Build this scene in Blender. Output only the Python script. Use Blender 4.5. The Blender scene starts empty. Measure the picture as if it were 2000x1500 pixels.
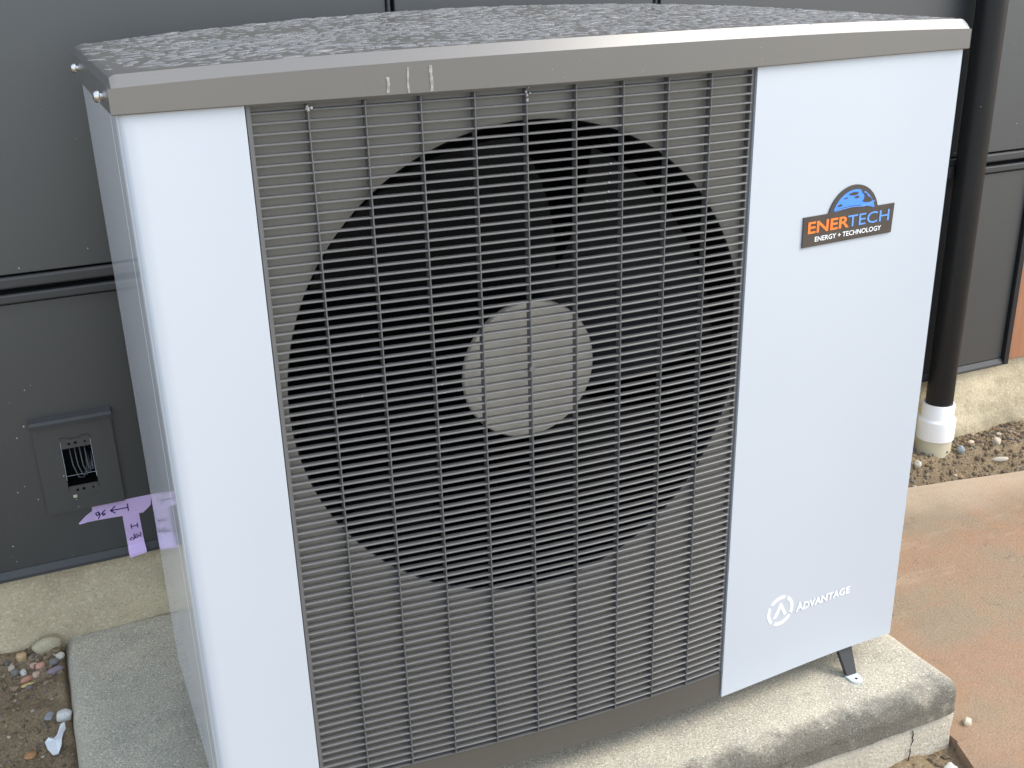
import bpy, bmesh, math, random
from mathutils import Vector, Matrix, noise
random.seed(7)
scene = bpy.context.scene
COL = scene.collection

# ------------------------------------------------------------------ camera
def setup_camera():
    yaw, pitch, roll = .3953, -.385, -.0344
    cy, sy = math.cos(yaw), math.sin(yaw)
    f = Vector((sy*math.cos(pitch), cy*math.cos(pitch), math.sin(pitch)))
    r = Vector((cy, -sy, 0)); u = r.cross(f)
    c, s = math.cos(roll), math.sin(roll)
    r2 = c*r + s*u; u2 = -s*r + c*u
    cam = bpy.data.cameras.new('camera'); o = bpy.data.objects.new('camera', cam)
    m = Matrix((r2, u2, -f)).transposed().to_4x4(); m.translation = Vector((-.0952, -1.135, 1.0613))
    o.matrix_world = m
    cam.sensor_fit = 'HORIZONTAL'; cam.sensor_width = 36
    cam.lens = 36*2123.82/2000; cam.shift_x = 42.78/2000; cam.shift_y = 37.27/2000
    cam.clip_start = .02; cam.clip_end = 400
    COL.objects.link(o); scene.camera = o
setup_camera()

# ------------------------------------------------------------------ sky, sun, exposure
SUN = Vector((.62, -.36, .74)).normalized()
def setup_light():
    w = bpy.data.worlds.new('World'); scene.world = w; w.use_nodes = True
    nt = w.node_tree; nt.nodes.clear()
    sky = nt.nodes.new('ShaderNodeTexSky'); sky.sky_type = 'NISHITA'; sky.sun_disc = False
    sky.sun_elevation = math.asin(SUN.z); sky.sun_rotation = math.atan2(SUN.x, SUN.y)
    sky.air_density = 1.0; sky.dust_density = 3.0; sky.ozone_density = 1.0
    hs = nt.nodes.new('ShaderNodeHueSaturation'); hs.inputs['Saturation'].default_value = .75
    bg = nt.nodes.new('ShaderNodeBackground'); bg.inputs['Strength'].default_value = .15
    out = nt.nodes.new('ShaderNodeOutputWorld')
    # thin overcast: an even cloud layer over the clear sky
    cl = nt.nodes.new('ShaderNodeMix'); cl.data_type = 'RGBA'; cl.inputs[0].default_value = .5; cl.inputs[7].default_value = (4.2, 4.95, 5.95, 1)
    nt.links.new(sky.outputs[0], hs.inputs['Color']); nt.links.new(hs.outputs[0], cl.inputs[6]); nt.links.new(cl.outputs[2], bg.inputs['Color'])
    nt.links.new(bg.outputs[0], out.inputs['Surface'])
    l = bpy.data.lights.new('sun', 'SUN'); l.energy = .85; l.angle = math.radians(24); l.color = (1, .93, .82)
    o = bpy.data.objects.new('sun', l); o.rotation_euler = SUN.to_track_quat('Z', 'Y').to_euler()
    COL.objects.link(o)
setup_light()
vs = scene.view_settings
vs.view_transform = 'Standard'; vs.look = 'None'; vs.gamma = 1; vs.use_curve_mapping = False
vs.exposure = 1.42

# ------------------------------------------------------------------ materials
def mat(name, col, rough=.5, spec=.5, metal=0., coat=0., var=0., vscale=6., vcol=None, bump=0., bscale=200., fleck=0., fcol=(.75, .76, .74), fscale=70., vstretch=(1, 1, 1), speck=0., spscale=500.):
    m = bpy.data.materials.new(name); m.use_nodes = True
    nt = m.node_tree; N = nt.nodes; L = nt.links; b = N['Principled BSDF']
    b.inputs['Roughness'].default_value = rough; b.inputs['Metallic'].default_value = metal
    b.inputs['Specular IOR Level'].default_value = spec; b.inputs['Coat Weight'].default_value = coat
    b.inputs['Coat Roughness'].default_value = .30
    b.inputs['Base Color'].default_value = (*col, 1)
    tc = N.new('ShaderNodeTexCoord'); mp = N.new('ShaderNodeMapping'); L.new(tc.outputs['Object'], mp.inputs[0])
    mp.inputs['Scale'].default_value = vstretch
    src = None
    def mix(a, bcol, fac):
        x = N.new('ShaderNodeMix'); x.data_type = 'RGBA'
        if a is None: x.inputs[6].default_value = (*col, 1)
        else: L.new(a, x.inputs[6])
        x.inputs[7].default_value = (*bcol, 1); L.new(fac, x.inputs[0]); return x.outputs[2]
    def ramp(s, lo, hi, top=1.):
        r = N.new('ShaderNodeMapRange'); r.inputs[1].default_value = lo; r.inputs[2].default_value = hi; r.inputs[4].default_value = top
        L.new(s, r.inputs[0]); return r.outputs[0]
    if var > 0:
        n = N.new('ShaderNodeTexNoise'); n.inputs['Scale'].default_value = vscale; n.inputs['Detail'].default_value = 6; n.inputs['Roughness'].default_value = .62
        L.new(mp.outputs[0], n.inputs['Vector'])
        src = mix(src, vcol or tuple(c*.6 for c in col), ramp(n.outputs[0], .38, .68, var))
    if speck > 0:
        n = N.new('ShaderNodeTexNoise'); n.inputs['Scale'].default_value = spscale; n.inputs['Detail'].default_value = 3
        L.new(tc.outputs['Object'], n.inputs['Vector'])
        src = mix(src, tuple(c*.35 for c in col), ramp(n.outputs[0], .5, .68, speck))
        n2 = N.new('ShaderNodeTexNoise'); n2.inputs['Scale'].default_value = spscale*.8; n2.inputs['Detail'].default_value = 3
        mp2 = N.new('ShaderNodeMapping'); mp2.inputs['Location'].default_value = (7, 3, 5); L.new(tc.outputs['Object'], mp2.inputs[0]); L.new(mp2.outputs[0], n2.inputs['Vector'])
        src = mix(src, tuple(min(.85, c*1.7) for c in col), ramp(n2.outputs[0], .54, .7, speck))
    if fleck > 0:   # scattered dried dust specks
        v = N.new('ShaderNodeTexVoronoi'); v.inputs['Scale'].default_value = fscale; L.new(tc.outputs['Object'], v.inputs['Vector'])
        n = N.new('ShaderNodeTexNoise'); n.inputs['Scale'].default_value = 5; n.inputs['Detail'].default_value = 5; L.new(tc.outputs['Object'], n.inputs['Vector'])
        sep = N.new('ShaderNodeSeparateColor'); L.new(v.outputs['Color'], sep.inputs[0])
        sz = N.new('ShaderNodeMath'); sz.operation = 'MULTIPLY'; L.new(sep.outputs[0], sz.inputs[0]); L.new(ramp(n.outputs[0], .45, .7, .17), sz.inputs[1])
        d = N.new('ShaderNodeMath'); d.operation = 'SUBTRACT'; L.new(sz.outputs[0], d.inputs[0]); L.new(v.outputs['Distance'], d.inputs[1])
        src = mix(src, fcol, ramp(d.outputs[0], 0, .03, fleck))
    if src is not None: L.new(src, b.inputs['Base Color'])
    if bump > 0:
        n = N.new('ShaderNodeTexNoise'); n.inputs['Scale'].default_value = bscale; n.inputs['Detail'].default_value = 6; n.inputs['Roughness'].default_value = .65
        L.new(tc.outputs['Object'], n.inputs['Vector'])
        bp = N.new('ShaderNodeBump'); bp.inputs['Strength'].default_value = bump; bp.inputs['Distance'].default_value = .004
        L.new(n.outputs[0], bp.inputs['Height']); L.new(bp.outputs[0], b.inputs['Normal'])
    return m

M = {}
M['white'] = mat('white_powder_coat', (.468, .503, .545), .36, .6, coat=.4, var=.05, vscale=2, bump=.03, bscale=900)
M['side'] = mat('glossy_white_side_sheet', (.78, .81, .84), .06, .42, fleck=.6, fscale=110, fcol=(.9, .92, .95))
M['taupe'] = mat('taupe_painted_steel', (.085, .078, .066), .36, .5, var=.12, vscale=5, bump=.04, bscale=700, fleck=.5, fscale=120, fcol=(.5, .5, .48))
M['lid'] = mat('taupe_lid_paint', (.112, .104, .092), .34, .6, coat=.9, var=.10, vscale=5, fleck=.7, fscale=90, fcol=(.55, .55, .52))
M['grille'] = mat('grey_grille_plastic', (.115, .114, .111), .42, .5, var=.15, vscale=20, fleck=.5, fscale=150, fcol=(.5, .5, .5))
M['backing'] = mat('taupe_fan_guard_sheet', (.205, .19, .162), .5, .4, var=.1, vscale=8)
M['black'] = mat('black_interior', (.006, .006, .007), .7, .2)
M['blade'] = mat('dark_fan_plastic', (.0045, .005, .0065), .34, .18)
M['hub'] = mat('taupe_fan_hub', (.44, .405, .35), .5, .4, var=.1, vscale=8)
M['foot'] = mat('black_painted_bracket', (.03, .03, .03), .5, .4)
M['zinc'] = mat('pale_zinc_flange', (.62, .70, .72), .4, .5, metal=.1)
M['screw'] = mat('bright_screw_steel', (.6, .58, .55), .25, .5, metal=1)
M['streak'] = mat('dried_drip_streak', (.36, .355, .34), .5, .4, var=.9, vscale=140, vcol=(.17, .16, .145))
M['badge'] = mat('dark_brown_badge', (.055, .043, .035), .35, .5, var=.3, vscale=40, vcol=(.10, .08, .065))
M['orange'] = mat('orange_badge_ink', (.85, .20, .03), .4)
M['lblue'] = mat('light_blue_badge_ink', (.12, .30, .75), .4)
M['blue'] = mat('blue_globe_ink', (.07, .25, .78), .4, var=.15, vscale=60, vcol=(.10, .32, .85))
M['ink_white'] = mat('white_ink', (.86, .88, .88), .4)
M['wallmetal'] = mat('charcoal_wall_metal', (.029, .032, .032), .44, 1., var=.14, vscale=2.5, vcol=(.045, .045, .042), bump=.03, bscale=300, fleck=.8, fscale=75, fcol=(.55, .56, .54))
M['trimdark'] = mat('black_trim', (.012, .012, .013), .5, .4)
M['gap'] = mat('dark_joint', (.008, .008, .008), .8, .1)
M['rib'] = mat('charcoal_joint_strip', (.045, .046, .046), .45, .4, var=.15, vscale=12)
M['found'] = mat('tan_foundation_concrete', (.62, .53, .36), .85, .2, var=.75, vscale=7, vcol=(.40, .335, .225), bump=.6, bscale=90, speck=.35, spscale=260)
M['pad'] = mat('grey_pad_concrete', (.56, .505, .395), .85, .2, var=.7, vscale=16, vcol=(.38, .355, .30), bump=.8, bscale=420, speck=.75, spscale=430)
def weather_front(m):
    # dark weathered band along the slab's front edge, with a ragged border
    nt = m.node_tree; N = nt.nodes; L = nt.links; b = N['Principled BSDF']; src = b.inputs['Base Color'].links[0].from_socket
    tc = N.new('ShaderNodeTexCoord'); sp = N.new('ShaderNodeSeparateXYZ'); L.new(tc.outputs['Object'], sp.inputs[0])
    n = N.new('ShaderNodeTexNoise'); n.inputs['Scale'].default_value = 20; n.inputs['Detail'].default_value = 5; n.inputs['Roughness'].default_value = .7; L.new(tc.outputs['Object'], n.inputs['Vector'])
    a = N.new('ShaderNodeMath'); a.operation = 'MULTIPLY_ADD'; a.inputs[1].default_value = .09; L.new(n.outputs[0], a.inputs[0]); L.new(sp.outputs[1], a.inputs[2])
    r = N.new('ShaderNodeMapRange'); r.inputs[1].default_value = -.292; r.inputs[2].default_value = -.328; r.inputs[3].default_value = 0; r.inputs[4].default_value = .85; L.new(a.outputs[0], r.inputs[0])
    mx = N.new('ShaderNodeMix'); mx.data_type = 'RGBA'; mx.blend_type = 'MULTIPLY'; L.new(r.outputs[0], mx.inputs[0]); L.new(src, mx.inputs[6]); mx.inputs[7].default_value = (.20, .20, .205, 1)
    L.new(mx.outputs[2], b.inputs['Base Color'])
M['padedge'] = mat('weathered_pad_edge', (.235, .225, .205), .85, .2, var=.55, vscale=14, vcol=(.15, .145, .135), bump=1., bscale=300, speck=.5, spscale=420)
weather_front(M['pad'])
M['footing'] = mat('pale_footing_concrete', (.53, .48, .385), .88, .2, var=.6, vscale=16, vcol=(.38, .34, .27), bump=1., bscale=160, speck=.35, spscale=300)
M['wood'] = mat('orange_brown_wood', (.33, .16, .085), .6, .3, var=.7, vscale=7, vcol=(.24, .105, .055), vstretch=(6, 6, .5))
M['pipe'] = mat('black_drain_plastic', (.010, .010, .010), .35, .3, fleck=.6, fscale=60, fcol=(.4, .4, .38))
M['pvc'] = mat('white_pvc', (.82, .82, .80), .35, .5, var=.08, vscale=8)
M['cream'] = mat('cream_pvc_stub', (.52, .475, .34), .45, .5, var=.4, vscale=20, vcol=(.42, .38, .26))
M['tape'] = mat('lilac_masking_tape', (.62, .47, .74), .7, .2, var=.25, vscale=30, vcol=(.68, .50, .73), bump=.3, bscale=300)
M['ink'] = mat('dark_violet_marker_ink', (.035, .02, .13), .6)
M['wire'] = mat('grey_wire', (.12, .13, .14), .4)
M['paper'] = mat('white_scrap', (.72, .74, .76), .8, .2, var=.2, vscale=60)

def soil_material():
    m = mat('brown_soil', (.245, .185, .115), .95, .1, var=.7, vscale=14, vcol=(.15, .112, .07), bump=1., bscale=160, speck=.45, spscale=260)
    return m
M['soil'] = soil_material()

def path_material():
    m = bpy.data.materials.new('stained_path_concrete'); m.use_nodes = True
    nt = m.node_tree; N = nt.nodes; L = nt.links; b = N['Principled BSDF']
    b.inputs['Roughness'].default_value = .88; b.inputs['Specular IOR Level'].default_value = .2
    tc = N.new('ShaderNodeTexCoord')
    def noi(scale, detail=5, st=(1, 1, 1), loc=(0, 0, 0), rough=.6):
        mp = N.new('ShaderNodeMapping'); mp.inputs['Scale'].default_value = st; mp.inputs['Location'].default_value = loc
        mp.inputs['Rotation'].default_value = (0, 0, -.12)
        L.new(tc.outputs['Object'], mp.inputs[0])
        n = N.new('ShaderNodeTexNoise'); n.inputs['Scale'].default_value = scale; n.inputs['Detail'].default_value = detail; n.inputs['Roughness'].default_value = rough
        L.new(mp.outputs[0], n.inputs['Vector']); return n.outputs[0]
    def rng(s, lo, hi, top=1.):
        r = N.new('ShaderNodeMapRange'); r.inputs[1].default_value = lo; r.inputs[2].default_value = hi; r.inputs[4].default_value = top
        L.new(s, r.inputs[0]); return r.outputs[0]
    def mix(a, c, f):
        x = N.new('ShaderNodeMix'); x.data_type = 'RGBA'
        if isinstance(a, tuple): x.inputs[6].default_value = (*a, 1)
        else: L.new(a, x.inputs[6])
        x.inputs[7].default_value = (*c, 1); L.new(f, x.inputs[0]); return x.outputs[2]
    c = mix((.30, .215, .137), (.31, .20, .13), rng(noi(2.2), .42, .58))
    c = mix(c, (.265, .21, .145), rng(noi(4.5, loc=(3, 1, 0)), .46, .62, .95))
    c = mix(c, (.33, .17, .085), rng(noi(3.4, 6, (1, 4, 1), (0, 2.3, 0), .66), .52, .70, .48))
    sp_ = N.new('ShaderNodeSeparateXYZ'); L.new(tc.outputs['Object'], sp_.inputs[0])
    def times(a, b_):
        q = N.new('ShaderNodeMath'); q.operation = 'MULTIPLY'; L.new(a, q.inputs[0]); L.new(b_, q.inputs[1]); return q.outputs[0]
    c = mix(c, (.47, .38, .265), times(rng(noi(4.2, 6, (1, 5, 1), (5, 7.1, 0), .68), .56, .70, .38), rng(sp_.outputs[1], .15, .32)))
    c = mix(c, (.20, .145, .098), rng(noi(11, 6, loc=(8, 1, 3), rough=.72), .52, .68, .32))
    c = mix(c, (.13, .10, .075), rng(noi(30, 5, loc=(2, 2, 2), rough=.7), .60, .74, .75))
    c = mix(c, (.16, .11, .08), rng(noi(330, 3), .54, .70, .6))
    c = mix(c, (.45, .35, .26), rng(noi(300, 3, loc=(4, 4, 1)), .58, .72, .5))
    # pale margin along the far edge of the slab
    sep = N.new('ShaderNodeSeparateXYZ'); L.new(tc.outputs['Object'], sep.inputs[0])
    ad = N.new('ShaderNodeMath'); ad.operation = 'MULTIPLY_ADD'; ad.inputs[1].default_value = .153; L.new(sep.outputs[0], ad.inputs[0]); L.new(sep.outputs[1], ad.inputs[2])
    wob = N.new('ShaderNodeMath'); wob.operation = 'MULTIPLY_ADD'; wob.inputs[1].default_value = .16; L.new(noi(5), wob.inputs[0]); L.new(ad.outputs[0], wob.inputs[2])
    c = mix(c, (.47, .37, .27), rng(wob.outputs[0], .80, .95, .85))
    L.new(c, b.inputs['Base Color'])
    bp = N.new('ShaderNodeBump'); bp.inputs['Strength'].default_value = .7; bp.inputs['Distance'].default_value = .003
    L.new(noi(260, 6), bp.inputs['Height']); L.new(bp.outputs[0], b.inputs['Normal'])
    return m
M['path'] = path_material()

def water_material():
    m = bpy.data.materials.new('rain_water'); m.use_nodes = True
    nt = m.node_tree; nt.nodes.clear()
    out = nt.nodes.new('ShaderNodeOutputMaterial'); mx = nt.nodes.new('ShaderNodeMixShader')
    tr = nt.nodes.new('ShaderNodeBsdfTransparent'); gl = nt.nodes.new('ShaderNodeBsdfGlossy'); gl.inputs['Roughness'].default_value = .28
    fr = nt.nodes.new('ShaderNodeFresnel'); fr.inputs['IOR'].default_value = 1.33
    df = nt.nodes.new('ShaderNodeBsdfDiffuse'); df.inputs['Color'].default_value = (.72, .73, .74, 1)  # whitish colour put in for the sky light that drops scatter
    m2 = nt.nodes.new('ShaderNodeMixShader'); m2.inputs[0].default_value = .19
    nt.links.new(tr.outputs[0], m2.inputs[1]); nt.links.new(df.outputs[0], m2.inputs[2])
    nt.links.new(fr.outputs[0], mx.inputs[0]); nt.links.new(m2.outputs[0], mx.inputs[1]); nt.links.new(gl.outputs[0], mx.inputs[2])
    nt.links.new(mx.outputs[0], out.inputs['Surface'])
    return m
M['water'] = water_material()

# ------------------------------------------------------------------ helpers
def link(name, me, parent=None, loc=None):
    o = bpy.data.objects.new(name, me); COL.objects.link(o)
    if parent is not None: o.parent = parent
    if loc is not None: o.location = loc
    return o
def tag(o, label=None, cat=None, group=None, kind=None):
    if label: o['label'] = label
    if cat: o['category'] = cat
    if group: o['group'] = group
    if kind: o['kind'] = kind
    return o
def thing(name, loc, label, cat, group=None):
    o = bpy.data.objects.new(name, None); o.location = loc; o.empty_display_size = .05; COL.objects.link(o)
    return tag(o, label, cat, group)
def root_loc(o):
    v = Vector((0, 0, 0))
    while o is not None: v += o.location; o = o.parent
    return v
def mesh(name, verts, faces, m, parent=None, smooth=False, bevel=0., segs=2):
    """world-space verts -> one object whose origin sits on its parent"""
    off = root_loc(parent)
    me = bpy.data.meshes.new(name); me.from_pydata([Vector(v)-off for v in verts], [], faces); me.update()
    bm = bmesh.new(); bm.from_mesh(me); bmesh.ops.recalc_face_normals(bm, faces=bm.faces)
    if bevel > 0: bmesh.ops.bevel(bm, geom=list(bm.edges), offset=bevel, segments=segs, profile=.5, affect='EDGES', clamp_overlap=True)
    bm.to_mesh(me); bm.free()
    if smooth:
        for p in me.polygons: p.use_smooth = True
    for mm in (m if isinstance(m, list) else [m]): me.materials.append(mm)
    return link(name, me, parent)
def boxv(x0, x1, y0, y1, z0, z1):
    v = [(x0, y0, z0), (x1, y0, z0), (x1, y1, z0), (x0, y1, z0), (x0, y0, z1), (x1, y0, z1), (x1, y1, z1), (x0, y1, z1)]
    f = [(0, 3, 2, 1), (4, 5, 6, 7), (0, 1, 5, 4), (1, 2, 6, 5), (2, 3, 7, 6), (3, 0, 4, 7)]
    return v, f
def box(name, x0, x1, y0, y1, z0, z1, m, parent=None, bevel=0., segs=2):
    v, f = boxv(x0, x1, y0, y1, z0, z1); return mesh(name, v, f, m, parent, bevel=bevel, segs=segs)
def boxes(name, L, m, parent=None, bevel=0.):
    V, F = [], []
    for b in L:
        v, f = boxv(*b); k = len(V); V += v; F += [tuple(i+k for i in q) for q in f]
    return mesh(name, V, F, m, parent, bevel=bevel)
def lathe(name, prof, cx, cy, m, parent=None, n=40, smooth=True):
    V, F = [], []
    for r, z in prof:
        for k in range(n):
            a = 2*math.pi*k/n; V.append((cx+r*math.cos(a), cy+r*math.sin(a), z))
    for i in range(len(prof)-1):
        for k in range(n):
            F.append((i*n+k, i*n+(k+1) % n, (i+1)*n+(k+1) % n, (i+1)*n+k))
    F.append(tuple(range(n))); F.append(tuple((len(prof)-1)*n+k for k in range(n)))
    o = mesh(name, V, F, m, parent, smooth=False)
    for p in o.data.polygons: p.use_smooth = smooth
    o.data.set_sharp_from_angle(angle=math.radians(40))
    return o
def tube(name, pts, r, m, parent=None, n=6):
    V, F = [], []
    pts = [Vector(p) for p in pts]
    for i, p in enumerate(pts):
        t = (pts[min(i+1, len(pts)-1)] - pts[max(i-1, 0)]).normalized()
        a = t.cross(Vector((0, 1, .01))).normalized(); b = t.cross(a)
        for k in range(n):
            th = 2*math.pi*k/n; V.append(p + r*(math.cos(th)*a + math.sin(th)*b))
    for i in range(len(pts)-1):
        for k in range(n): F.append((i*n+k, i*n+(k+1) % n, (i+1)*n+(k+1) % n, (i+1)*n+k))
    F.append(tuple(range(n))[::-1]); F.append(tuple((len(pts)-1)*n+k for k in range(n)))
    return mesh(name, V, F, m, parent, smooth=True)

# ------------------------------------------------------------------ the unit's bowed front
W, H, DEPTH = 1.1, .934, .49
XL, XR = .126, .751
def Y(x):
    u = (x-.56)/.55; u2 = min(u*u, .8696)
    return .0639*(u2 - .575*u2*u2)
def curved_plate(name, x0, x1, z0, z1, off, th, m, parent, n=24, nz=1):
    """plate following the bowed front: outer face at Y+off, thickness th"""
    V, F = [], []
    xs = [x0+(x1-x0)*i/n for i in range(n+1)]
    for x in xs: V += [(x, Y(x)+off, z0), (x, Y(x)+off, z1), (x, Y(x)+off+th, z1), (x, Y(x)+off+th, z0)]
    for i in range(n):
        for k in range(4): F.append((i*4+k, i*4+(k+1) % 4, i*4+4+(k+1) % 4, i*4+4+k))
    F += [(0, 1, 2, 3), tuple(n*4+k for k in (3, 2, 1, 0))]
    o = mesh(name, V, F, m, parent)
    for p in o.data.polygons:
        p.use_smooth = True
    o.data.set_sharp_from_angle(angle=math.radians(30))
    return o

# ================================================================== SETTING
def lerp(a, b, t): return a+(b-a)*max(0., min(1., t))
def path_z(x, y): return -.165 + .0657*(y+.09)
def path_far(x): return .605 - .153*(x-1.704)
def soil_z(x, y):
    n = noise.noise(Vector((x*9, y*9, 0)))*.010 + noise.noise(Vector((x*30, y*30, 3)))*.006 + noise.noise(Vector((x*80, y*80, 5)))*.003
    if x > 1.1:
        e = path_far(x)
        if y > e: z = lerp(path_z(x, e)-.008, -.070 - .01*max(0, (y-.66)/.04), (y-e-.004)/.034); n *= lerp(.2, 1, (y-e)/.03)
        else: z = path_z(x, y)-.045; n *= .3
        if y < .2: z = min(z, -.2)
    else: z = lerp(-.085, -.05, (y-.45)/.25)
    if y < .05: z = lerp(z, -.185, (.05-y)/.1)
    if -.183 < x < 1.15: z = min(z, -.095)
    return z + n
def build_soil():
    def axis(lo, hi, segs):
        a = [lo]
        for to, st in segs:
            while a[-1] < to-1e-6: a.append(min(to, a[-1]+st))
        while a[-1] < hi: a.append(min(hi, a[-1]+max(.2, abs(a[-1])*.4)))
        return a
    xs = [-60, -30, -15, -8, -4, -2, -1, -.6] + axis(-.45, 2.6, [(-.16, .007), (.95, .06), (1.62, .012), (2.25, .008), (2.6, .03)]) + [3, 4, 6, 10, 20, 40, 60]
    ys = [-60, -30, -15, -8, -4, -2, -1, -.6] + axis(-.4, .73, [(-.05, .01), (.3, .03), (.73, .008)])
    V = [(x, y, soil_z(x, y) if -.6 < x < 2.7 and y > -.5 else (-.165 if y < -.5 or x > 2.6 else -.08)) for y in ys for x in xs]
    nx = len(xs)
    F = [(j*nx+i, j*nx+i+1, (j+1)*nx+i+1, (j+1)*nx+i) for j in range(len(ys)-1) for i in range(nx-1)]
    F = [q for q in F if not (-.14 < sum(V[i][0] for i in q)/4 < 1.12 and .05 < sum(V[i][1] for i in q)/4 < .66)]
    tag(mesh('soil', V, F, M['soil'], smooth=True), kind='structure')
build_soil()

def build_path():
    V, F = [], []
    xs = [1.168 + i*.04 for i in range(60)]
    rows = 24
    top = []
    for i, x in enumerate(xs):
        fy = path_far(x)
        for j in range(rows+1):
            t = j/rows; y = -.085 + (fy+.085)*t
            z = path_z(x, y) + noise.noise(Vector((x*4, y*4, 9)))*.0015
            if j == rows or i == 0: z -= .003
            V.append((x, y + (noise.noise(Vector((x*14, 0, 4)))*.003 if j == rows else 0), z))
    n = rows+1
    for i in range(len(xs)-1):
        for j in range(rows): F.append((i*n+j, (i+1)*n+j, (i+1)*n+j+1, i*n+j+1))
    # the part that runs on toward the viewer, its near edge slanting off the pad corner
    k = len(V); xe = xs[-1]
    for j in range(25):
        t = j/24; y = -.085 - 3.4*t*t
        for i in range(61):
            x0 = 1.162 + .33*(y+.085) if y > -.7 else 1.162+.33*(-.615)
            x = x0 + (xe-x0)*(i/60)
            V.append((x, y, (path_z(x, y) if y > -1 else path_z(x, -1)) + noise.noise(Vector((x*4, y*4, 9)))*.0015))
    for j in range(24):
        for i in range(60): F.append((k+j*61+i, k+j*61+i+1, k+(j+1)*61+i+1, k+(j+1)*61+i))
    # edge faces going down into the ground
    def skirt(idx):
        kk = len(V)
        for q in idx: V.append((V[q][0], V[q][1], V[q][2]-.09))
        for a in range(len(idx)-1): F.append((idx[a], idx[a+1], kk+a+1, kk+a))
    skirt([i*n+rows for i in range(len(xs))]); skirt([j for j in range(n)]); skirt([k+j*61 for j in range(25)])
    o = mesh('path', V, F, M['path'], smooth=False); tag(o, kind='structure')
build_path()

tag(box('added_bounce_slab', -60, 60, -60, -1.9, -.30, -.15, M['footing']), kind='structure')  # unseen pale ground, added to bounce light onto the upper front panels

# ---------------------------------------------------------------- building wall
YW = .70
bld = thing('building_wall', (.9, YW, -.1), 'dark grey metal clad building wall on a tan concrete foundation, behind the white unit', 'wall')
def panel(x0, x1, z0, z1, hole=None):
    if hole is None: return box('wall_panel', x0, x1, YW, YW+.03, z0, z1, M['wallmetal'], bld, bevel=.0015, segs=1)
    a, b, c, d = hole
    boxes('wall_panel', [(x0, a, YW, YW+.03, z0, z1), (b, x1, YW, YW+.03, z0, z1), (a, b, YW, YW+.03, z0, c), (a, b, YW, YW+.03, d, z1)], M['wallmetal'], bld)
SE = .6045
for x0, x1 in ((-2.6, .507), (.522, 1.023), (1.038, 2.042)): panel(x0, x1, SE+.024, 2.9)
panel(-2.6, .507, .116, SE-.024, hole=(-.119, -.069, .248, .337))
for x0, x1 in ((.522, 1.023), (1.038, 2.042)): panel(x0, x1, .116, SE-.024)
box('joint_backing', -2.6, 2.042, YW+.02, YW+.032, .116, 2.9, M['gap'], bld) if False else None
boxes('joint_backing', [(-2.6, 2.042, YW+.012, YW+.029, SE-.0235, SE+.0235), (.5075, .5215, YW+.014, YW+.029, .116, SE-.024), (1.0235, 1.0375, YW+.014, YW+.029, .116, SE-.024),
                        (.5075, .5215, YW+.014, YW+.029, SE+.024, 2.9), (1.0235, 1.0375, YW+.014, YW+.029, SE+.024, 2.9)], M['gap'], bld)
for z0, z1 in ((SE+.003, SE+.0205), (SE-.0215, SE-.0065)):
    box('joint_strip', -2.6, 2.042, YW-.007, YW+.011, z0, z1, M['rib'], bld, bevel=.003, segs=2)
for xx in (.5085, 1.0245):
    box('joint_strip', xx, xx+.0055, YW-.004, YW+.013, SE+.025, 2.9, M['rib'], bld, bevel=.0015, segs=1)
# drip flashing along the foot of the panels
V, F = [], []
pr = [(YW+.028, .117), (YW-.001, .1155), (YW-.007, .1045), (YW-.0075, .099), (YW-.005, .0985), (YW-.004, .103), (YW+.028, .109)]
for x in (-2.6, 2.042):
    for y, z in pr: V.append((x, y, z))
k = len(pr)
F = [(i, (i+1) % k, k+(i+1) % k, k+i) for i in range(k)] + [tuple(range(k)), tuple(range(2*k-1, k-1, -1))]
mesh('drip_flashing', V, F, M['rib'], bld)
# wood to the far right, its dark edge trim
box('edge_trim', 2.0425, 2.058, YW-.010, YW+.03, .10, 2.9, M['trimdark'], bld, bevel=.001, segs=1)
for i in range(7):
    x = 2.0585+i*.14
    box('wood_plank', x, x+.1385, YW-.004+random.uniform(-.001, .001), YW+.03, .108, 2.9, M['wood'], bld, bevel=.002, segs=1)
# foundation
def foundation():
    V, F = [], []
    xs = [-2.6, -1.5, -.8] + [-.4+i*.012 for i in range(42)] + [.2, .5, .8, 1.1, 1.4] + [1.6+i*.012 for i in range(62)] + [2.6, 3.1]
    zs = [.112-.0125*i for i in range(20)] + [-.4]
    for z in zs:
        for x in xs:
            a = noise.noise(Vector((x*10, z*14, 2)))*.004 + noise.noise(Vector((x*45, z*45, 7)))*.002
            r = max(0, noise.noise(Vector((x*28, z*30, 21)))-.45)*.02            # small pits
            if x > 1.5: a += noise.noise(Vector((x*60, z*60, 11)))*.004
            V.append((x, YW+.012+a+r + max(0, -z)*.05, z))
    n = len(xs)
    F = [(j*n+i, j*n+i+1, (j+1)*n+i+1, (j+1)*n+i) for j in range(len(zs)-1) for i in range(n-1)]
    k = len(V); V += [(xs[0], YW+.2, .112), (xs[-1], YW+.2, .112)]
    F.append(tuple(range(n)) + (k+1, k))
    mesh('foundation', V, F, M['found'], bld, smooth=True)
foundation()

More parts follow.
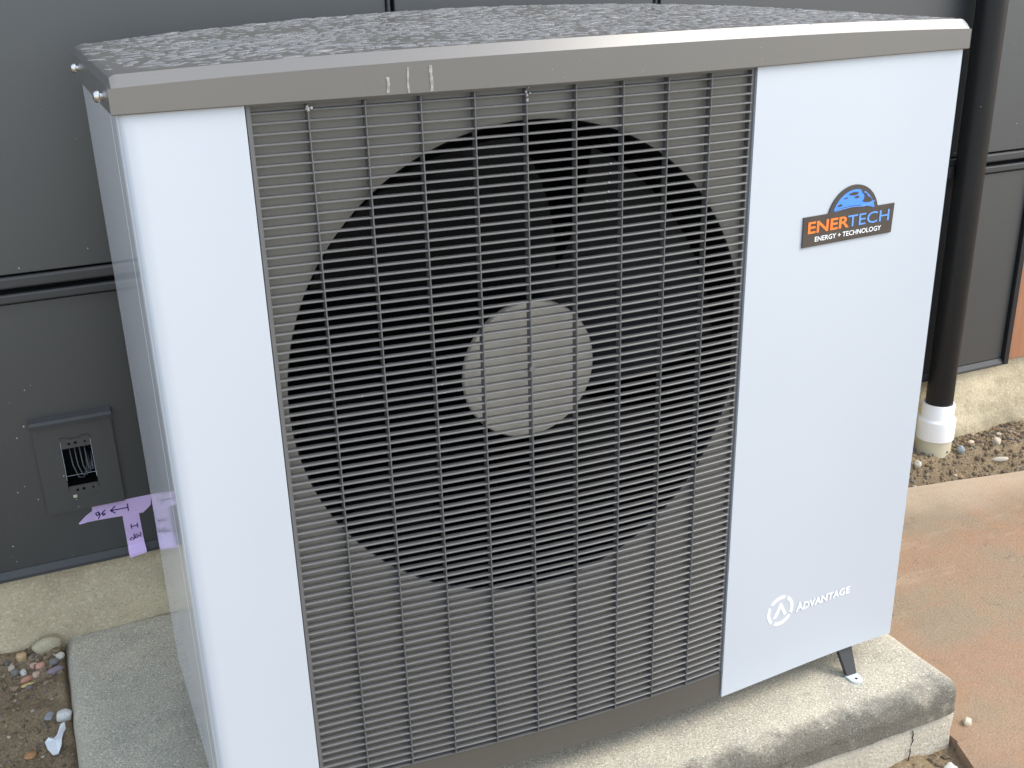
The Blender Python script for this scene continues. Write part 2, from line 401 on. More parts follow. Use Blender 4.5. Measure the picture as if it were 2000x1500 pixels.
# ================================================================== PAD
pad = thing('concrete_pad', (.5, .3, -.2), 'rough concrete equipment pad with rounded edge under the white heat pump unit', 'concrete pad')
def rough_slab(name, x0, x1, y0, y1, z0, z1, r, m, amp, seed, edge_mat=None, st=.02):
    """rounded slab: top grid + side skirt, gently uneven"""
    V, F, MI = [], [], []
    def ax(a, b):
        s = [a+r*(1-math.cos(t*math.pi/2/5)) if False else a+r*t/6 for t in range(6)]
        e = [b-r*t/6 for t in range(5, -1, -1)]
        k = max(4, int((b-a-2*r)/st)); mid = [a+r+(b-a-2*r)*i/k for i in range(k+1)]
        return s+mid[:-1]+[b-r]+e
    xs, ys = ax(x0, x1), ax(y0, y1)
    def nz(x, y, z, s): return noise.noise(Vector((x*s, y*s, z*s+seed)))
    for y in ys:
        for x in xs:
            dx, dy = min(x-x0, x1-x), min(y-y0, y1-y)
            ex, ey = max(0, r-dx), max(0, r-dy); e = math.hypot(ex, ey)
            px, py = x, y
            if y > y1-r: ey = 0; e = ex
            if e > r:      # pull plan corners in to a round
                cx = x0+r if x-x0 < x1-x else x1-r; cy = y0+r if y-y0 < y1-y else y1-r
                px = cx+(x-cx)*r/e; py = cy+(y-cy)*r/e; e = r
            z = z1 - (r - math.sqrt(max(0, r*r-e*e)))
            z += nz(x, y, 0, 12)*amp + nz(x, y, 0, 45)*amp*.5 + nz(x, y, 0, 110)*amp*.3
            V.append((px, py, z))
    nx, ny = len(xs), len(ys)
    for j in range(ny-1):
        for i in range(nx-1):
            F.append((j*nx+i, j*nx+i+1, (j+1)*nx+i+1, (j+1)*nx+i))
            yc = V[j*nx+i][1]
            MI.append(1 if edge_mat and (yc < y0+r*.55 + noise.noise(Vector((V[j*nx+i][0]*20, 3, 1)))*.014 and i > 3) else 0)
    ring = [i for i in range(nx)] + [j*nx+nx-1 for j in range(1, ny)] + [(ny-1)*nx+i for i in range(nx-2, -1, -1)] + [j*nx for j in range(ny-2, 0, -1)]
    prev = ring; levels = 6; zr = z1-r
    for l in range(1, levels+1):
        t = l/levels; cur = []
        for q in ring:
            x, y, z = V[q]; zz = lerp(z, z0, t)
            a = nz(x, y, zz, 25)*amp*1.3 + nz(x, y, zz, 70)*amp
            nxv = -1 if x < x0+r*.5 else (1 if x > x1-r*.5 else 0); nyv = -1 if y < y0+r*.5 else (1 if y > y1-r*.5 else 0)
            cur.append(len(V)); V.append((x+nxv*a, y+nyv*a, zz))
        for i in range(len(ring)):
            i2 = (i+1) % len(ring); F.append((prev[i], prev[i2], cur[i2], cur[i]))
            MI.append(1 if edge_mat and V[ring[i]][1] < y0+r else 0)
        prev = cur
    o = mesh(name, V, F, [m, edge_mat] if edge_mat else m, pad, smooth=True)
    if edge_mat:
        for p, i in zip(o.data.polygons, MI): p.material_index = i
    return o
rough_slab('slab', -.178, 1.168, -.078, .716, -.108, -.05, .026, M['pad'], .0016, 3, None, st=.016)
rough_slab('footing', -.172, 1.170, -.070, .70, -.30, -.113, .012, M['footing'], .004, 8, st=.02)
# the crack down the footing's front face
tube('crack', [(1.0735, -.0715, -.120), (1.0765, -.0715, -.127), (1.0752, -.072, -.134), (1.0775, -.072, -.139), (1.074, -.072, -.147), (1.0725, -.0718, -.153), (1.0748, -.0718, -.162), (1.0735, -.0718, -.169), (1.071, -.0718, -.19)], .0008, M['gap'], pad)

# ================================================================== HEAT PUMP
hp = thing('heat_pump', (.55, .25, -.05), 'large white heat pump unit with a dark louvered fan grille and wet taupe lid', 'heat pump')
# carcass: floor, back, right wall and dark inner lining
boxes('cabinet', [(.004, W-.004, .05, DEPTH-.004, .002, .008), (.004, W-.004, DEPTH-.008, DEPTH-.001, .008, H), (W-.006, W-.0005, Y(W)+.012, DEPTH-.002, .001, H)], M['white'], hp)
boxes('inner_lining', [(.02, W-.02, .40, .404, .01, H-.004), (.02, .026, .07, .40, .01, H-.004), (XR+.06, XR+.066, .055, .40, .01, H-.004), (.02, XR+.06, .06, .40, .009, .013)], M['black'], hp)
sp = box('side_panel', 0, .003, .105, DEPTH, .001, H-.001, M['side'], hp, bevel=.0008, segs=1)
# front panels; the left one wraps round the corner
def front_left():
    pts = []
    ny = 3
    pts += [(0.0, .1025), (0.0, .06), (0.0, Y(0)+.010), (.0008, Y(0)+.005), (.003, Y(0)+.002), (.007, Y(.007))]
    pts += [(.007+(XL-.007)*i/10, Y(.007+(XL-.007)*i/10)) for i in range(1, 11)] + [(XL, Y(XL)+.009)]
    V = [(x, y, .0) for x, y in pts] + [(x, y, H-.001) for x, y in pts]
    k = len(pts); F = [(i, i+1, k+i+1, k+i) for i in range(k-1)]
    # inner skin for thickness
    ins = [(x+.0025 if i < 4 else x, y+.0025 if i >= 3 else y, z) for z in (.0, H-.001) for i, (x, y) in enumerate(pts)]
    b = len(V); V += ins
    F += [(b+i+1, b+i, b+k+i, b+k+i+1) for i in range(k-1)] + [(i+1, i, b+i, b+i+1) for i in range(k-1)] + [(0, k, b+k, b), (k-1, b+k-1, b+2*k-1, 2*k-1)]
    o = mesh('front_panel', V, F, [M['white'], M['side']], hp)
    for p in o.data.polygons:
        p.use_smooth = True
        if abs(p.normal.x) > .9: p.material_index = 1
    o.data.set_sharp_from_angle(angle=math.radians(50))
front_left()
def front_right():
    o = curved_plate('front_panel', XR, W, 0, H-.001, 0, .010, M['white'], hp, n=20)
front_right()
curved_plate('bottom_rail', XL+.001, XR-.001, .0005, .0445, .003, .02, M['taupe'], hp, n=28)

# ---- grille: frame > nothing deeper; slats and bars are its pieces
gr = curved_plate('grille', XL+.0012, XL+.0058, .046, H-.002, .0005, .016, M['grille'], hp, n=1)
def join_frame(o):
    me = o.data; bm = bmesh.new(); bm.from_mesh(me); off = root_loc(hp)
    def add(x0, x1, z0, z1, a, th, n):
        ring = []
        for i in range(n+1):
            x = x0+(x1-x0)*i/n
            ring.append([bm.verts.new(Vector(p)-off) for p in ((x, Y(x)+a, z0), (x, Y(x)+a, z1), (x, Y(x)+a+th, z1), (x, Y(x)+a+th, z0))])
        for i in range(n):
            for k in range(4): bm.faces.new((ring[i][k], ring[i][(k+1) % 4], ring[i+1][(k+1) % 4], ring[i+1][k]))
        bm.faces.new(ring[0]); bm.faces.new(ring[-1][::-1])
    add(XR-.0058, XR-.0012, .046, H-.002, .004, .012, 1)
    add(XL+.006, XR-.006, .0448, .0468, .002, .016, 24)
    add(XL+.006, XR-.006, H-.004, H-.0022, .002, .014, 24)
    bmesh.ops.recalc_face_normals(bm, faces=bm.faces); bm.to_mesh(me); bm.free()
join_frame(gr)
def slat_mesh():
    V, F = [], []
    n = 30; x0, x1 = XL+.0059, XR-.0059
    for i in range(n+1):
        x = x0+(x1-x0)*i/n; y = Y(x)
        V += [(x-hp.location.x, y+.0008-hp.location.y, -.0008), (x-hp.location.x, y+.0008-hp.location.y, .0002), (x-hp.location.x, y+.0016-hp.location.y, .0009), (x-hp.location.x, y+.0080-hp.location.y, .0013), (x-hp.location.x, y+.0080-hp.location.y, -.0004)]
    for i in range(n):
        for k in range(5): F.append((i*5+k, i*5+(k+1) % 5, i*5+5+(k+1) % 5, i*5+5+k))
    F += [(0, 1, 2, 3, 4), tuple(n*5+k for k in (4, 3, 2, 1, 0))]
    me = bpy.data.meshes.new('slat'); me.from_pydata(V, [], F); me.update()
    bm = bmesh.new(); bm.from_mesh(me); bmesh.ops.recalc_face_normals(bm, faces=bm.faces); bm.to_mesh(me); bm.free()
    me.materials.append(M['grille']); return me
sm = slat_mesh()
for k in range(80):
    link('slat', sm, gr, (0, 0, .9235-.011*k-hp.location.z))
for k in range(9):
    x = .1916+.0614*k
    box('bar', x-.00075, x+.00075, Y(x)+.0002, Y(x)+.0115, .047, H-.0045, M['grille'], gr, bevel=.0004, segs=1)
# centre fixing on the grille
o = lathe('grille_screw', [(.0001, 0), (.0028, .0), (.004, -.0012), (.004, -.003)], 0, 0, M['grille'], None, n=12)
o.parent = gr; o.rotation_euler = (math.radians(-90), 0, 0); o.location = (.4365-hp.location.x, Y(.4365)-.0005-hp.location.y, .597-hp.location.z)

# ---- sheet behind the grille with the round fan opening
FC = (.447, .587); FR = .307
def backing():
    V, F = [], []
    x0, x1, z0, z1 = XL+.004, XR-.001, .03, H-.004; rings = 8
    angs = sorted([2*math.pi*(k+.5)/96 for k in range(96)] + [math.atan2(z-FC[1], x-FC[0]) % (2*math.pi) for x in (x0, x1) for z in (z0, z1)])
    n = len(angs)
    for a in angs:
        c, s = math.cos(a), math.sin(a)
        tx = ((x1 if c > 0 else x0)-FC[0])/c if abs(c) > 1e-6 else 9
        tz = ((z1 if s > 0 else z0)-FC[1])/s if abs(s) > 1e-6 else 9
        R = min(tx, tz)
        for j in range(rings+1):
            q = min(FR, R-.002) ; r = q+(R-q)*j/rings; x = FC[0]+c*r
            V.append((x, Y(x)+.0125, FC[1]+s*r))
        # flared lip into the opening
        for r, d in ((FR-.003, .016), (FR-.007, .032), (FR-.009, .05)):
            x = FC[0]+c*r; V.append((x, Y(x)+d, FC[1]+s*r))
    m = rings+4
    for k in range(n):
        k2 = (k+1) % n
        for j in range(rings): F.append((k*m+j, k*m+j+1, k2*m+j+1, k2*m+j))
        F.append((k*m, k2*m, k2*m+rings+1, k*m+rings+1))
        for j in range(rings+1, rings+3): F.append((k*m+j, k2*m+j, k2*m+j+1, k*m+j+1))
    o = mesh('fan_guard_sheet', V, F, [M['backing'], M['blade']], hp, smooth=True)
    for i, p in enumerate(o.data.polygons):
        if i % (rings+3) >= rings: p.material_index = 1
    # four corner pieces of the rectangle left over by the radial layout are covered by a sheet behind
    return o
backing()
def shroud():
    V, F = [], []
    n = 72; prof = [(FR-.008, .05), (FR-.010, .10), (FR+.0, .16), (FR+.01, .20)]
    for k in range(n):
        a = 2*math.pi*k/n
        for r, y in prof: V.append((FC[0]+r*math.cos(a), y, FC[1]+r*math.sin(a)))
    m = len(prof)
    for k in range(n):
        for j in range(m-1): F.append((k*m+j, ((k+1) % n)*m+j, ((k+1) % n)*m+j+1, k*m+j+1))
    mesh('fan_shroud', V, F, M['black'], hp, smooth=True)
shroud()
fan = lathe('fan_hub', [(.0885, .0), (.0905, .0025), (.0905, .005)], 0, 0, M['hub'], None, n=48)
fan.parent = hp; fan.rotation_euler = (math.radians(-90), 0, 0); fan.location = (FC[0]-.001-hp.location.x, .028-hp.location.y, FC[1]-.002-hp.location.z)
def blade_mesh():
    V, F = [], []
    nr, na = 8, 10
    for i in range(nr+1):
        r = .085+.20*i/nr; t = i/nr; half = math.radians(38-6*t); sweep = math.radians(-20*t)
        for j in range(na+1):
            u = j/na*2-1; a = sweep+u*half
            V.append((r*math.cos(a), r*math.sin(a), .045-u*(.032-.006*t)+.006*(1-u*u)))
    m = na+1
    F = [(i*m+j, i*m+j+1, (i+1)*m+j+1, (i+1)*m+j) for i in range(nr) for j in range(na)]
    bm = bmesh.new(); vs_ = [bm.verts.new(v) for v in V]
    for f in F: bm.faces.new([vs_[i] for i in f])
    bmesh.ops.solidify(bm, geom=list(bm.faces), thickness=.003)
    bmesh.ops.recalc_face_normals(bm, faces=bm.faces)
    me = bpy.data.meshes.new('blade'); bm.to_mesh(me); bm.free(); me.materials.append(M['blade'])
    for p in me.polygons: p.use_smooth = True
    return me
bmsh = blade_mesh()
for k in range(4):
    o = link('fan_blade', bmsh, fan); o.rotation_euler = (0, 0, math.radians(-12+90*k))

# ---- lid
LX0, LX1, LYB = -.0055, W+.0055, .497
def lid():
    c = .0105
    def edges(a, b, mid): return [a, a+c*.35, a+c*.7, a+c, a+c+.002, a+c+.006] + [a+c+.006+(b-a-2*c-.012)*i/mid for i in range(1, mid)] + [b-c-.006, b-c-.002, b-c, b-c*.7, b-c*.35, b]
    xs = edges(LX0, LX1, 44); ts = edges(0, 1, 14)
    def yf(x): return Y(min(max(x, 0), W))-.0055
    def ztop(x, y):
        u = (x-.55)/.55; t = max(0, min(1, (y-yf(x))/.49))
        return .9705+.0095*(1-min(1, u*u)) + .006*t + .0125*t*(1-min(1, u*u))
    ys_n = 22
    def rows(x):
        a = yf(x); L = LYB-a
        return [a, a+c*.5, a+c, a+c+.0015, a+c+.006] + [a+c+.006+(L-2*c-.012)*i/12 for i in range(1, 12)] + [LYB-c-.006, LYB-c-.001, LYB-c*.6, LYB-c*.25, LYB]
    V, F = [], []
    for x in xs:
        for y in rows(x):
            dx = min(x-LX0, LX1-x); dy = min(y-yf(x), LYB-y)
            front = (y-yf(x)) < (LYB-y)
            ex, ey = max(0, c-dx), max(0, c-dy)
            dropx = c-math.sqrt(max(0, c*c-ex*ex)); dropy = ey*1.12 if front else c-math.sqrt(max(0, c*c-ey*ey))
            V.append((x, y, ztop(x, y)-min(math.hypot(dropx, dropy), .0125)))
    nx, ny = len(xs), len(rows(.5))
    for i in range(nx-1):
        for j in range(ny-1): F.append((i*ny+j, (i+1)*ny+j, (i+1)*ny+j+1, i*ny+j+1))
    ring = [i*ny for i in range(nx)] + [(nx-1)*ny+j for j in range(1, ny)] + [i*ny+ny-1 for i in range(nx-2, -1, -1)] + [j for j in range(ny-2, 0, -1)]
    zb = .9325; prev = ring
    for lev, z in enumerate((zb+.0012, zb)):
        cur = []
        for q in ring:
            x, y, _ = V[q]; ins = 0 if lev == 0 else .001
            cur.append(len(V)); V.append((x+(ins if x < .5 else -ins), y+(ins if y < .25 else -ins), z))
        for i in range(len(ring)): F.append((prev[i], prev[(i+1) % len(ring)], cur[(i+1) % len(ring)], cur[i]))
        prev = cur
    cur = []
    for q in prev:
        x, y, z = V[q]; cur.append(len(V)); V.append((min(max(x, .006), W-.006) if not (.006 < x < W-.006) else x, y+.004 if y < .25 else y-.006, zb+.0006))
    for i in range(len(ring)): F.append((prev[i], prev[(i+1) % len(ring)], cur[(i+1) % len(ring)], cur[i]))
    # underside closes the box so the inside stays dark
    o = mesh('lid', V, F, M['lid'], hp, smooth=True)
    o.data.set_sharp_from_angle(angle=math.radians(24))
    box('lid_underside', .004, W-.004, .055, DEPTH-.004, H-.0015, H+.002, M['black'], hp)
    return o, ztop, yf
LID, ztop, yf = lid()
for yy, zz in ((.425, .9515), (.097, .9455)):
    V, F = [], []
    s = lathe('lid_screw', [(.0035, -.002), (.0035, .0025), (.0062, .003), (.0066, .006), (.005, .0085), (.0015, .0095)], 0, 0, M['screw'], None, n=16)
    s.parent = LID; s.rotation_euler = (0, math.radians(-90), 0); s.location = (LX0-hp.location.x, yy-hp.location.y, zz-hp.location.z)
for x, a, b, w in ((.2773, .936, .952, .0016), (.2995, .934, .961, .0011), (.325, .9345, .9615, .0018)):
    V = []; n = 6
    for i in range(n+1):
        t = i/n; z = b+(a-b)*t; xx = x+.0005*math.sin(t*5+x*90); ww = w*(.7+.5*math.sin(t*7+x*50)**2)
        for d in (-ww, ww): V.append((xx+d, yf(xx)-.0004, z))
    F = [(2*i, 2*i+1, 2*i+3, 2*i+2) for i in range(n)]
    mesh('drip_streak', V, F, M['streak'], LID)

# ---- feet
for fx in (.085, 1.013):
    for fy, s in ((.012, -1), (DEPTH-.04, 1)):
        yb = fy if s < 0 else fy
        y1 = yb+.028 if s < 0 else yb-.028
        V = [(fx-.016, y1, .002), (fx+.016, y1, .002), (fx+.0105, yb, -.0465), (fx-.0105, yb, -.0465),
             (fx-.016, y1-s*.008, .002), (fx+.016, y1-s*.008, .002), (fx+.0105, yb-s*.008, -.0465), (fx-.0105, yb-s*.008, -.0465)]
        ft = mesh('foot', V, [(0, 1, 2, 3), (4, 7, 6, 5), (0, 4, 5, 1), (1, 5, 6, 2), (2, 6, 7, 3), (3, 7, 4, 0)], M['foot'], hp, bevel=.0015, segs=1)
        # pale rounded flange with its bolt hole
        V, F = [], []; n = 10
        out = [(fx+.011, yb-s*.004)] + [(fx+.011*math.cos(math.pi*k/n), yb+s*(.008+.0115*math.sin(math.pi*k/n))) for k in range(n+1)] + [(fx-.011, yb-s*.004)]
        k = len(out); V = [(x, y, -.0465) for x, y in out] + [(x, y, -.0497) for x, y in out]
        F = [tuple(range(k)), tuple(range(2*k-1, k-1, -1))] + [(i, (i+1) % k, k+(i+1) % k, k+i) for i in range(k)]
        fl = mesh('foot_flange', V, F, M['zinc'], ft)
        V = [(fx+.0024*math.cos(2*math.pi*q/10), yb+s*.010+.0024*math.sin(2*math.pi*q/10), zz) for zz in (-.0463, -.0468) for q in range(10)]
        mesh('bolt_hole', V, [tuple(range(10))] + [(q, (q+1) % 10, 10+(q+1) % 10, 10+q) for q in range(10)], M['gap'], ft)
# ---- badge and lettering, laid on the bowed panel
def flat_poly(name, loops, off, th, m, parent):
    """plan polygons given as (x,z) loops, extruded off the bowed panel"""
    V, F = [], []
    for lp in loops:
        k = len(lp); b = len(V)
        V += [(x, Y(x)-off-th, z) for x, z in lp] + [(x, Y(x)-off+.0003, z) for x, z in lp]
        F.append(tuple(b+i for i in range(k))); F += [(b+i, b+(i+1) % k, b+k+(i+1) % k, b+k+i) for i in range(k)]
    return mesh(name, V, F, m, parent)
def text(name, body, x, z, w, h, off, m, parent, bold=0., shear=0.):
    cu = bpy.data.curves.new('t', 'FONT'); cu.body = body; cu.size = 1; cu.resolution_u = 3; cu.offset = bold; cu.shear = shear
    ob = bpy.data.objects.new('t', cu); COL.objects.link(ob); bpy.context.view_layer.update()
    me = bpy.data.meshes.new_from_object(ob.evaluated_get(bpy.context.evaluated_depsgraph_get()))
    bpy.data.objects.remove(ob); bpy.data.curves.remove(cu)
    xs = [v.co.x for v in me.vertices]; ys = [v.co.y for v in me.vertices]
    sx = w/(max(xs)-min(xs)); sz = h/(max(ys)-min(ys)); o0 = root_loc(parent)
    bm = bmesh.new(); bm.from_mesh(me)
    bmesh.ops.triangulate(bm, faces=bm.faces)
    for v in bm.verts:
        X = x+(v.co.x-min(xs))*sx; Z = z+(v.co.y-min(ys))*sz
        v.co = Vector((X, Y(X)-off, Z))-o0
    bmesh.ops.recalc_face_normals(bm, faces=bm.faces)
    me2 = bpy.data.meshes.new(name); bm.to_mesh(me2); bm.free(); me2.materials.append(m)
    for p in me2.polygons: p.use_smooth = False
    return link(name, me2, parent)
def arc(cx, cz, r, a0, a1, n): return [(cx+r*math.cos(math.radians(a0+(a1-a0)*i/n)), cz+r*math.sin(math.radians(a0+(a1-a0)*i/n))) for i in range(n+1)]
gx, gz, gR = .9305, .7225, .0458
th0 = math.degrees(math.asin((.7345-gz)/gR))
n_top = [(.8425+(1.006-.8425)*i/12, .7345) for i in range(13)]
bot = [(1.0045-(1.0045-.843)*i/12, .6935) for i in range(13)]
outline = bot[::-1]+[(1.006, .7345)] + arc(gx, gz, gR, th0, 180-th0, 20) + [(.8425, .7345)]
badge = flat_poly('badge', [outline], 0, .0022, M['badge'], hp)
OFF = .0027
# globe with land shapes and a swoosh
Ri = .0395; t1 = math.degrees(math.asin((.734-gz)/Ri))
cap = arc(gx, gz, Ri, t1-1, 180-t1-6, 20) + [(gx-.034, .7365), (gx-.022, .7395), (gx-.006, .7405), (gx+.012, .7392), (gx+.026, .7365)]
flat_poly('globe', [cap], 0, OFF, M['blue'], badge)
land = [[(gx+.011, .7605), (gx+.017, .7590), (gx+.016, .7560), (gx+.021, .7545), (gx+.0245, .7500), (gx+.029, .7480), (gx+.0325, .7440), (gx+.030, .7420), (gx+.019, .7425), (gx+.0145, .7445), (gx+.0175, .7485), (gx+.017, .7530), (gx+.0125, .7570)],
        [(gx-.012, .7570), (gx-.004, .7590), (gx+.004, .7585), (gx+.006, .7560), (gx+.001, .7540), (gx-.008, .7550)], [(gx-.002, .7520), (gx+.006, .7535), (gx+.008, .7505), (gx+.003, .7495)],
        [(gx-.031, .7430), (gx-.025, .7455), (gx-.021, .7430), (gx-.026, .7415)], [(gx-.020, .7520), (gx-.014, .7530), (gx-.013, .7515), (gx-.018, .7510)]]
flat_poly('land_shape', land, 0, OFF+.0004, M['badge'], badge)
flat_poly('swoosh', [[(gx-.036, .7352), (gx-.022, .7384), (gx-.006, .7395), (gx+.012, .7382), (gx+.030, .7405), (gx+.038, .7430), (gx+.034, .7398), (gx+.018, .7368), (gx-.004, .7385), (gx-.022, .7372)]], 0, OFF+.0002, M['lblue'], badge)
text('lettering', 'ENER', .8505, .7115, .0735, .0160, OFF, M['orange'], badge, bold=.022)
text('lettering', 'TECH', .9215, .7115, .0760, .0160, OFF, M['lblue'], badge, bold=.004)
text('lettering', 'ENERGY + TECHNOLOGY', .8640, .6995, .1205, .0068, OFF, M['ink_white'], badge, bold=.012)
# lower emblem
ec, ez, er = .8575, .1203, .0258
segs = []
for a0, a1 in ((70, 142), (152, 228), (242, 326), (-26, 58)):
    segs.append(arc(ec, ez, er, a0, a1, 10) + arc(ec, ez, er-.0052, a1-4, a0+4, 10))
flat_poly('emblem_ring', segs, 0, .0005, M['ink_white'], hp)
flat_poly('emblem_chevron', [[(ec-.0135, ez-.0105), (ec-.0010, ez+.0135), (ec+.0015, ez+.0135), (ec+.0130, ez-.0085), (ec+.0080, ez-.0105), (ec+.0004, ez+.0045), (ec-.0060, ez-.0085), (ec-.0085, ez-.0105)]], 0, .0005, M['ink_white'], hp)
text('lettering', 'A', .8895, .1075, .0150, .0165, .0009, M['ink_white'], hp, bold=.02)
text('lettering', 'DVANTAGE', .9045, .1075, .0965, .0132, .0009, M['ink_white'], hp, bold=.03)

# ================================================================== THINGS ON THE WALL
# electrical box
eb = thing('electrical_box', (-.095, YW, .30), 'square dark grey outlet box on the wall, open and wired, above lilac tape', 'electrical box')
x0, x1, z0, z1 = -.158, -.032, .209, .3805
hx0, hx1, hz0, hz1 = -.1185, -.0695, .2485, .3365
yp = YW-.010
boxes('cover_plate', [(x0, hx0, yp, YW-.0004, z0, z1), (hx1, x1, yp, YW-.0004, z0, z1), (hx0, hx1, yp, YW-.0004, z0, hz0), (hx0, hx1, yp, YW-.0004, hz1, z1)], M['wallmetal'], eb)
V, F = [], []
prf = [(YW-.0005, .384), (YW-.016, .3805), (YW-.0185, .376), (YW-.0185, .369), (yp-.0005, .3665), (yp-.0005, .3775), (YW-.0005, .381)]
for x in (x0-.002, x1+.002):
    for y, z in prf: V.append((x, y, z))
k = len(prf); F = [(i, (i+1) % k, k+(i+1) % k, k+i) for i in range(k)] + [tuple(range(k)), tuple(range(2*k-1, k-1, -1))]
mesh('top_hood', V, F, M['rib'], eb)
boxes('junction_box', [(hx0, hx1, YW+.05, YW+.053, hz0, hz1), (hx0-.002, hx0-.0002, YW-.002, YW+.05, hz0, hz1), (hx1+.0002, hx1+.002, YW-.002, YW+.05, hz0, hz1), (hx0, hx1, YW-.002, YW+.05, hz0-.002, hz0-.0002), (hx0, hx1, YW-.002, YW+.05, hz1+.0002, hz1+.002)], M['black'], eb)
for zz, s in ((hz1, 1), (hz0, -1)):
    za, zb2 = (zz-.011, zz+.005) if s > 0 else (zz-.009, zz+.007)
    boxes('mounting_ear', [(hx0+.001, hx1-.001, yp-.0025, yp-.0003, za, zb2), (hx0+.001, hx0+.014, yp-.0025, yp-.0003, zb2+.0002, zb2+.003), (hx1-.016, hx1-.002, yp-.0025, yp-.0003, zb2+.0002, zb2+.003)] if s > 0 else
          [(hx0+.001, hx1-.001, yp-.0025, yp-.0003, za, zb2), (hx0+.003, hx1-.012, yp-.0025, yp-.0003, za-.0045, za-.0002)], M['wallmetal'], eb)
    boxes('ear_slot', [(hx0+.012, hx0+.016, yp-.0029, yp-.0025, (za+zb2)/2-.002, (za+zb2)/2+.002), (hx0+.022, hx0+.0265, yp-.0029, yp-.0025, (za+zb2)/2-.002, (za+zb2)/2+.0025), (hx1-.011, hx1-.008, yp-.0029, yp-.0025, (za+zb2)/2-.0015, (za+zb2)/2+.002)], M['gap'], eb)
for q in range(4):
    ax = hx0+.012+.008*q; dx = .020-.003*q
    tube('wire', [(ax, YW+.03, hz1-.004), (ax+.001, YW+.008, hz1-.02), (ax+.002, YW-.002+.002*q, hz0+.042-.003*q), (ax+dx*.4, YW-.004+.002*q, hz0+.018+.003*q), (ax+dx*.8, YW+.002, hz0+.014+.004*q), (min(ax+dx+.004, hx1-.003), YW+.012, hz0+.03+.006*q), (min(ax+dx+.004, hx1-.003), YW+.04, hz0+.05)], .0011, M['wire'], eb, n=5)
boxes('mud_daub', [(-.1135, -.107, yp-.0035, yp-.0003, .2335, .239)], M['cream'], eb, bevel=.001)

# lilac tape
tp = thing('masking_tape', (-.04, YW, .18), 'lilac masking tape stuck in a T on the dark wall, marked with ink', 'tape')
def tape(pts_top, pts_bot, yoff):
    n = len(pts_top); V = []
    for (a, b) in zip(pts_top, pts_bot): V += [(a[0], YW-yoff-a[2], a[1]), (b[0], YW-yoff-b[2], b[1])]
    V += [(x, y+.0005, z) for x, y, z in V]
    k = 2*n; F = [(2*i, 2*i+1, 2*i+3, 2*i+2) for i in range(n-1)] + [(k+2*i, k+2*i+2, k+2*i+3, k+2*i+1) for i in range(n-1)]
    for i in range(n-1): F += [(2*i, 2*i+2, k+2*i+2, k+2*i), (2*i+1, k+2*i+1, k+2*i+3, 2*i+3)]
    F += [(0, k, k+1, 1), (2*n-2, 2*n-1, k+2*n-1, k+2*n-2)]
    return mesh('tape_strip', V, F, M['tape'], tp)
tape([(-.1135, .1805, .004), (-.1, .191, .002), (-.0885, .197, .0005), (-.0875, .2045, 0), (-.06, .2055, 0), (-.03, .206, 0), (-.005, .2063, 0), (.013, .2063, 0)],
     [(-.112, .1788, .005), (-.098, .1785, .002), (-.0875, .1777, .0005), (-.0865, .1776, 0), (-.06, .1767, 0), (-.03, .1755, 0), (-.005, .1745, 0), (.0095, .186, 0)], .0006)
tape([(-.0405, .178, 0), (-.0405, .15, 0), (-.0405, .126, 0), (-.0405, .118, .0035), (-.041, .112, .010), (-.041, .1065, .0175), (-.0405, .1015, .020)],
     [(-.0125, .178, 0), (-.0122, .15, 0), (-.0118, .126, 0), (-.0116, .119, .0035), (-.0112, .1135, .010), (-.011, .1085, .0165), (-.0112, .105, .018)], .0013)
def strokes(name, lines, yo, w=.0009):
    V, F = [], []
    for pts in lines:
        for (xa, za), (xb, zb_) in zip(pts, pts[1:]):
            d = Vector((xb-xa, zb_-za)); d.normalize(); nn = Vector((-d.y, d.x))*w; e = d*w*.7
            b = len(V); V += [(xa-e.x+nn.x, YW-yo, za-e.y+nn.y), (xa-e.x-nn.x, YW-yo, za-e.y-nn.y), (xb+e.x-nn.x, YW-yo, zb_+e.y-nn.y), (xb+e.x+nn.x, YW-yo, zb_+e.y+nn.y)]
            V += [(x, y+.0002, z) for x, y, z in V[b:b+4]]
            F += [(b, b+1, b+2, b+3)] + [(b+i, b+4+i, b+4+(i+1) % 4, b+(i+1) % 4) for i in range(4)]
    return mesh(name, V, F, M['ink'], tp)
strokes('ink_arrow', [[(-.0295, .1905), (-.0575, .1905)], [(-.050, .1975), (-.0585, .1905), (-.0515, .1845)], [(-.0290, .197), (-.0292, .184)]], .0010, .0010)
strokes('ink_number', [[(-.0795, .193), (-.0835, .191), (-.082, .1865), (-.078, .188), (-.0785, .193), (-.0765, .187), (-.0805, .1800)], [(-.0675, .194), (-.0735, .189), (-.0715, .1845), (-.068, .1865), (-.071, .1885)]], .0010, .00095)
strokes('ink_letter', [[(-.0295, .1525), (-.0180, .1525)], [(-.0290, .1565), (-.0290, .1485)], [(-.0185, .1565), (-.0185, .1485)]], .0017, .0009)
strokes('ink_number', [[(-.0165, .1380), (-.0150, .1340), (-.0170, .1305), (-.0200, .1335), (-.0215, .1300), (-.0250, .1290), (-.0275, .1330), (-.0265, .1375)], [(-.0220, .1360), (-.0245, .1330), (-.0280, .1270), (-.0325, .1240), (-.0345, .1280), (-.0315, .1310), (-.0280, .1285)]], .0017, .0008)

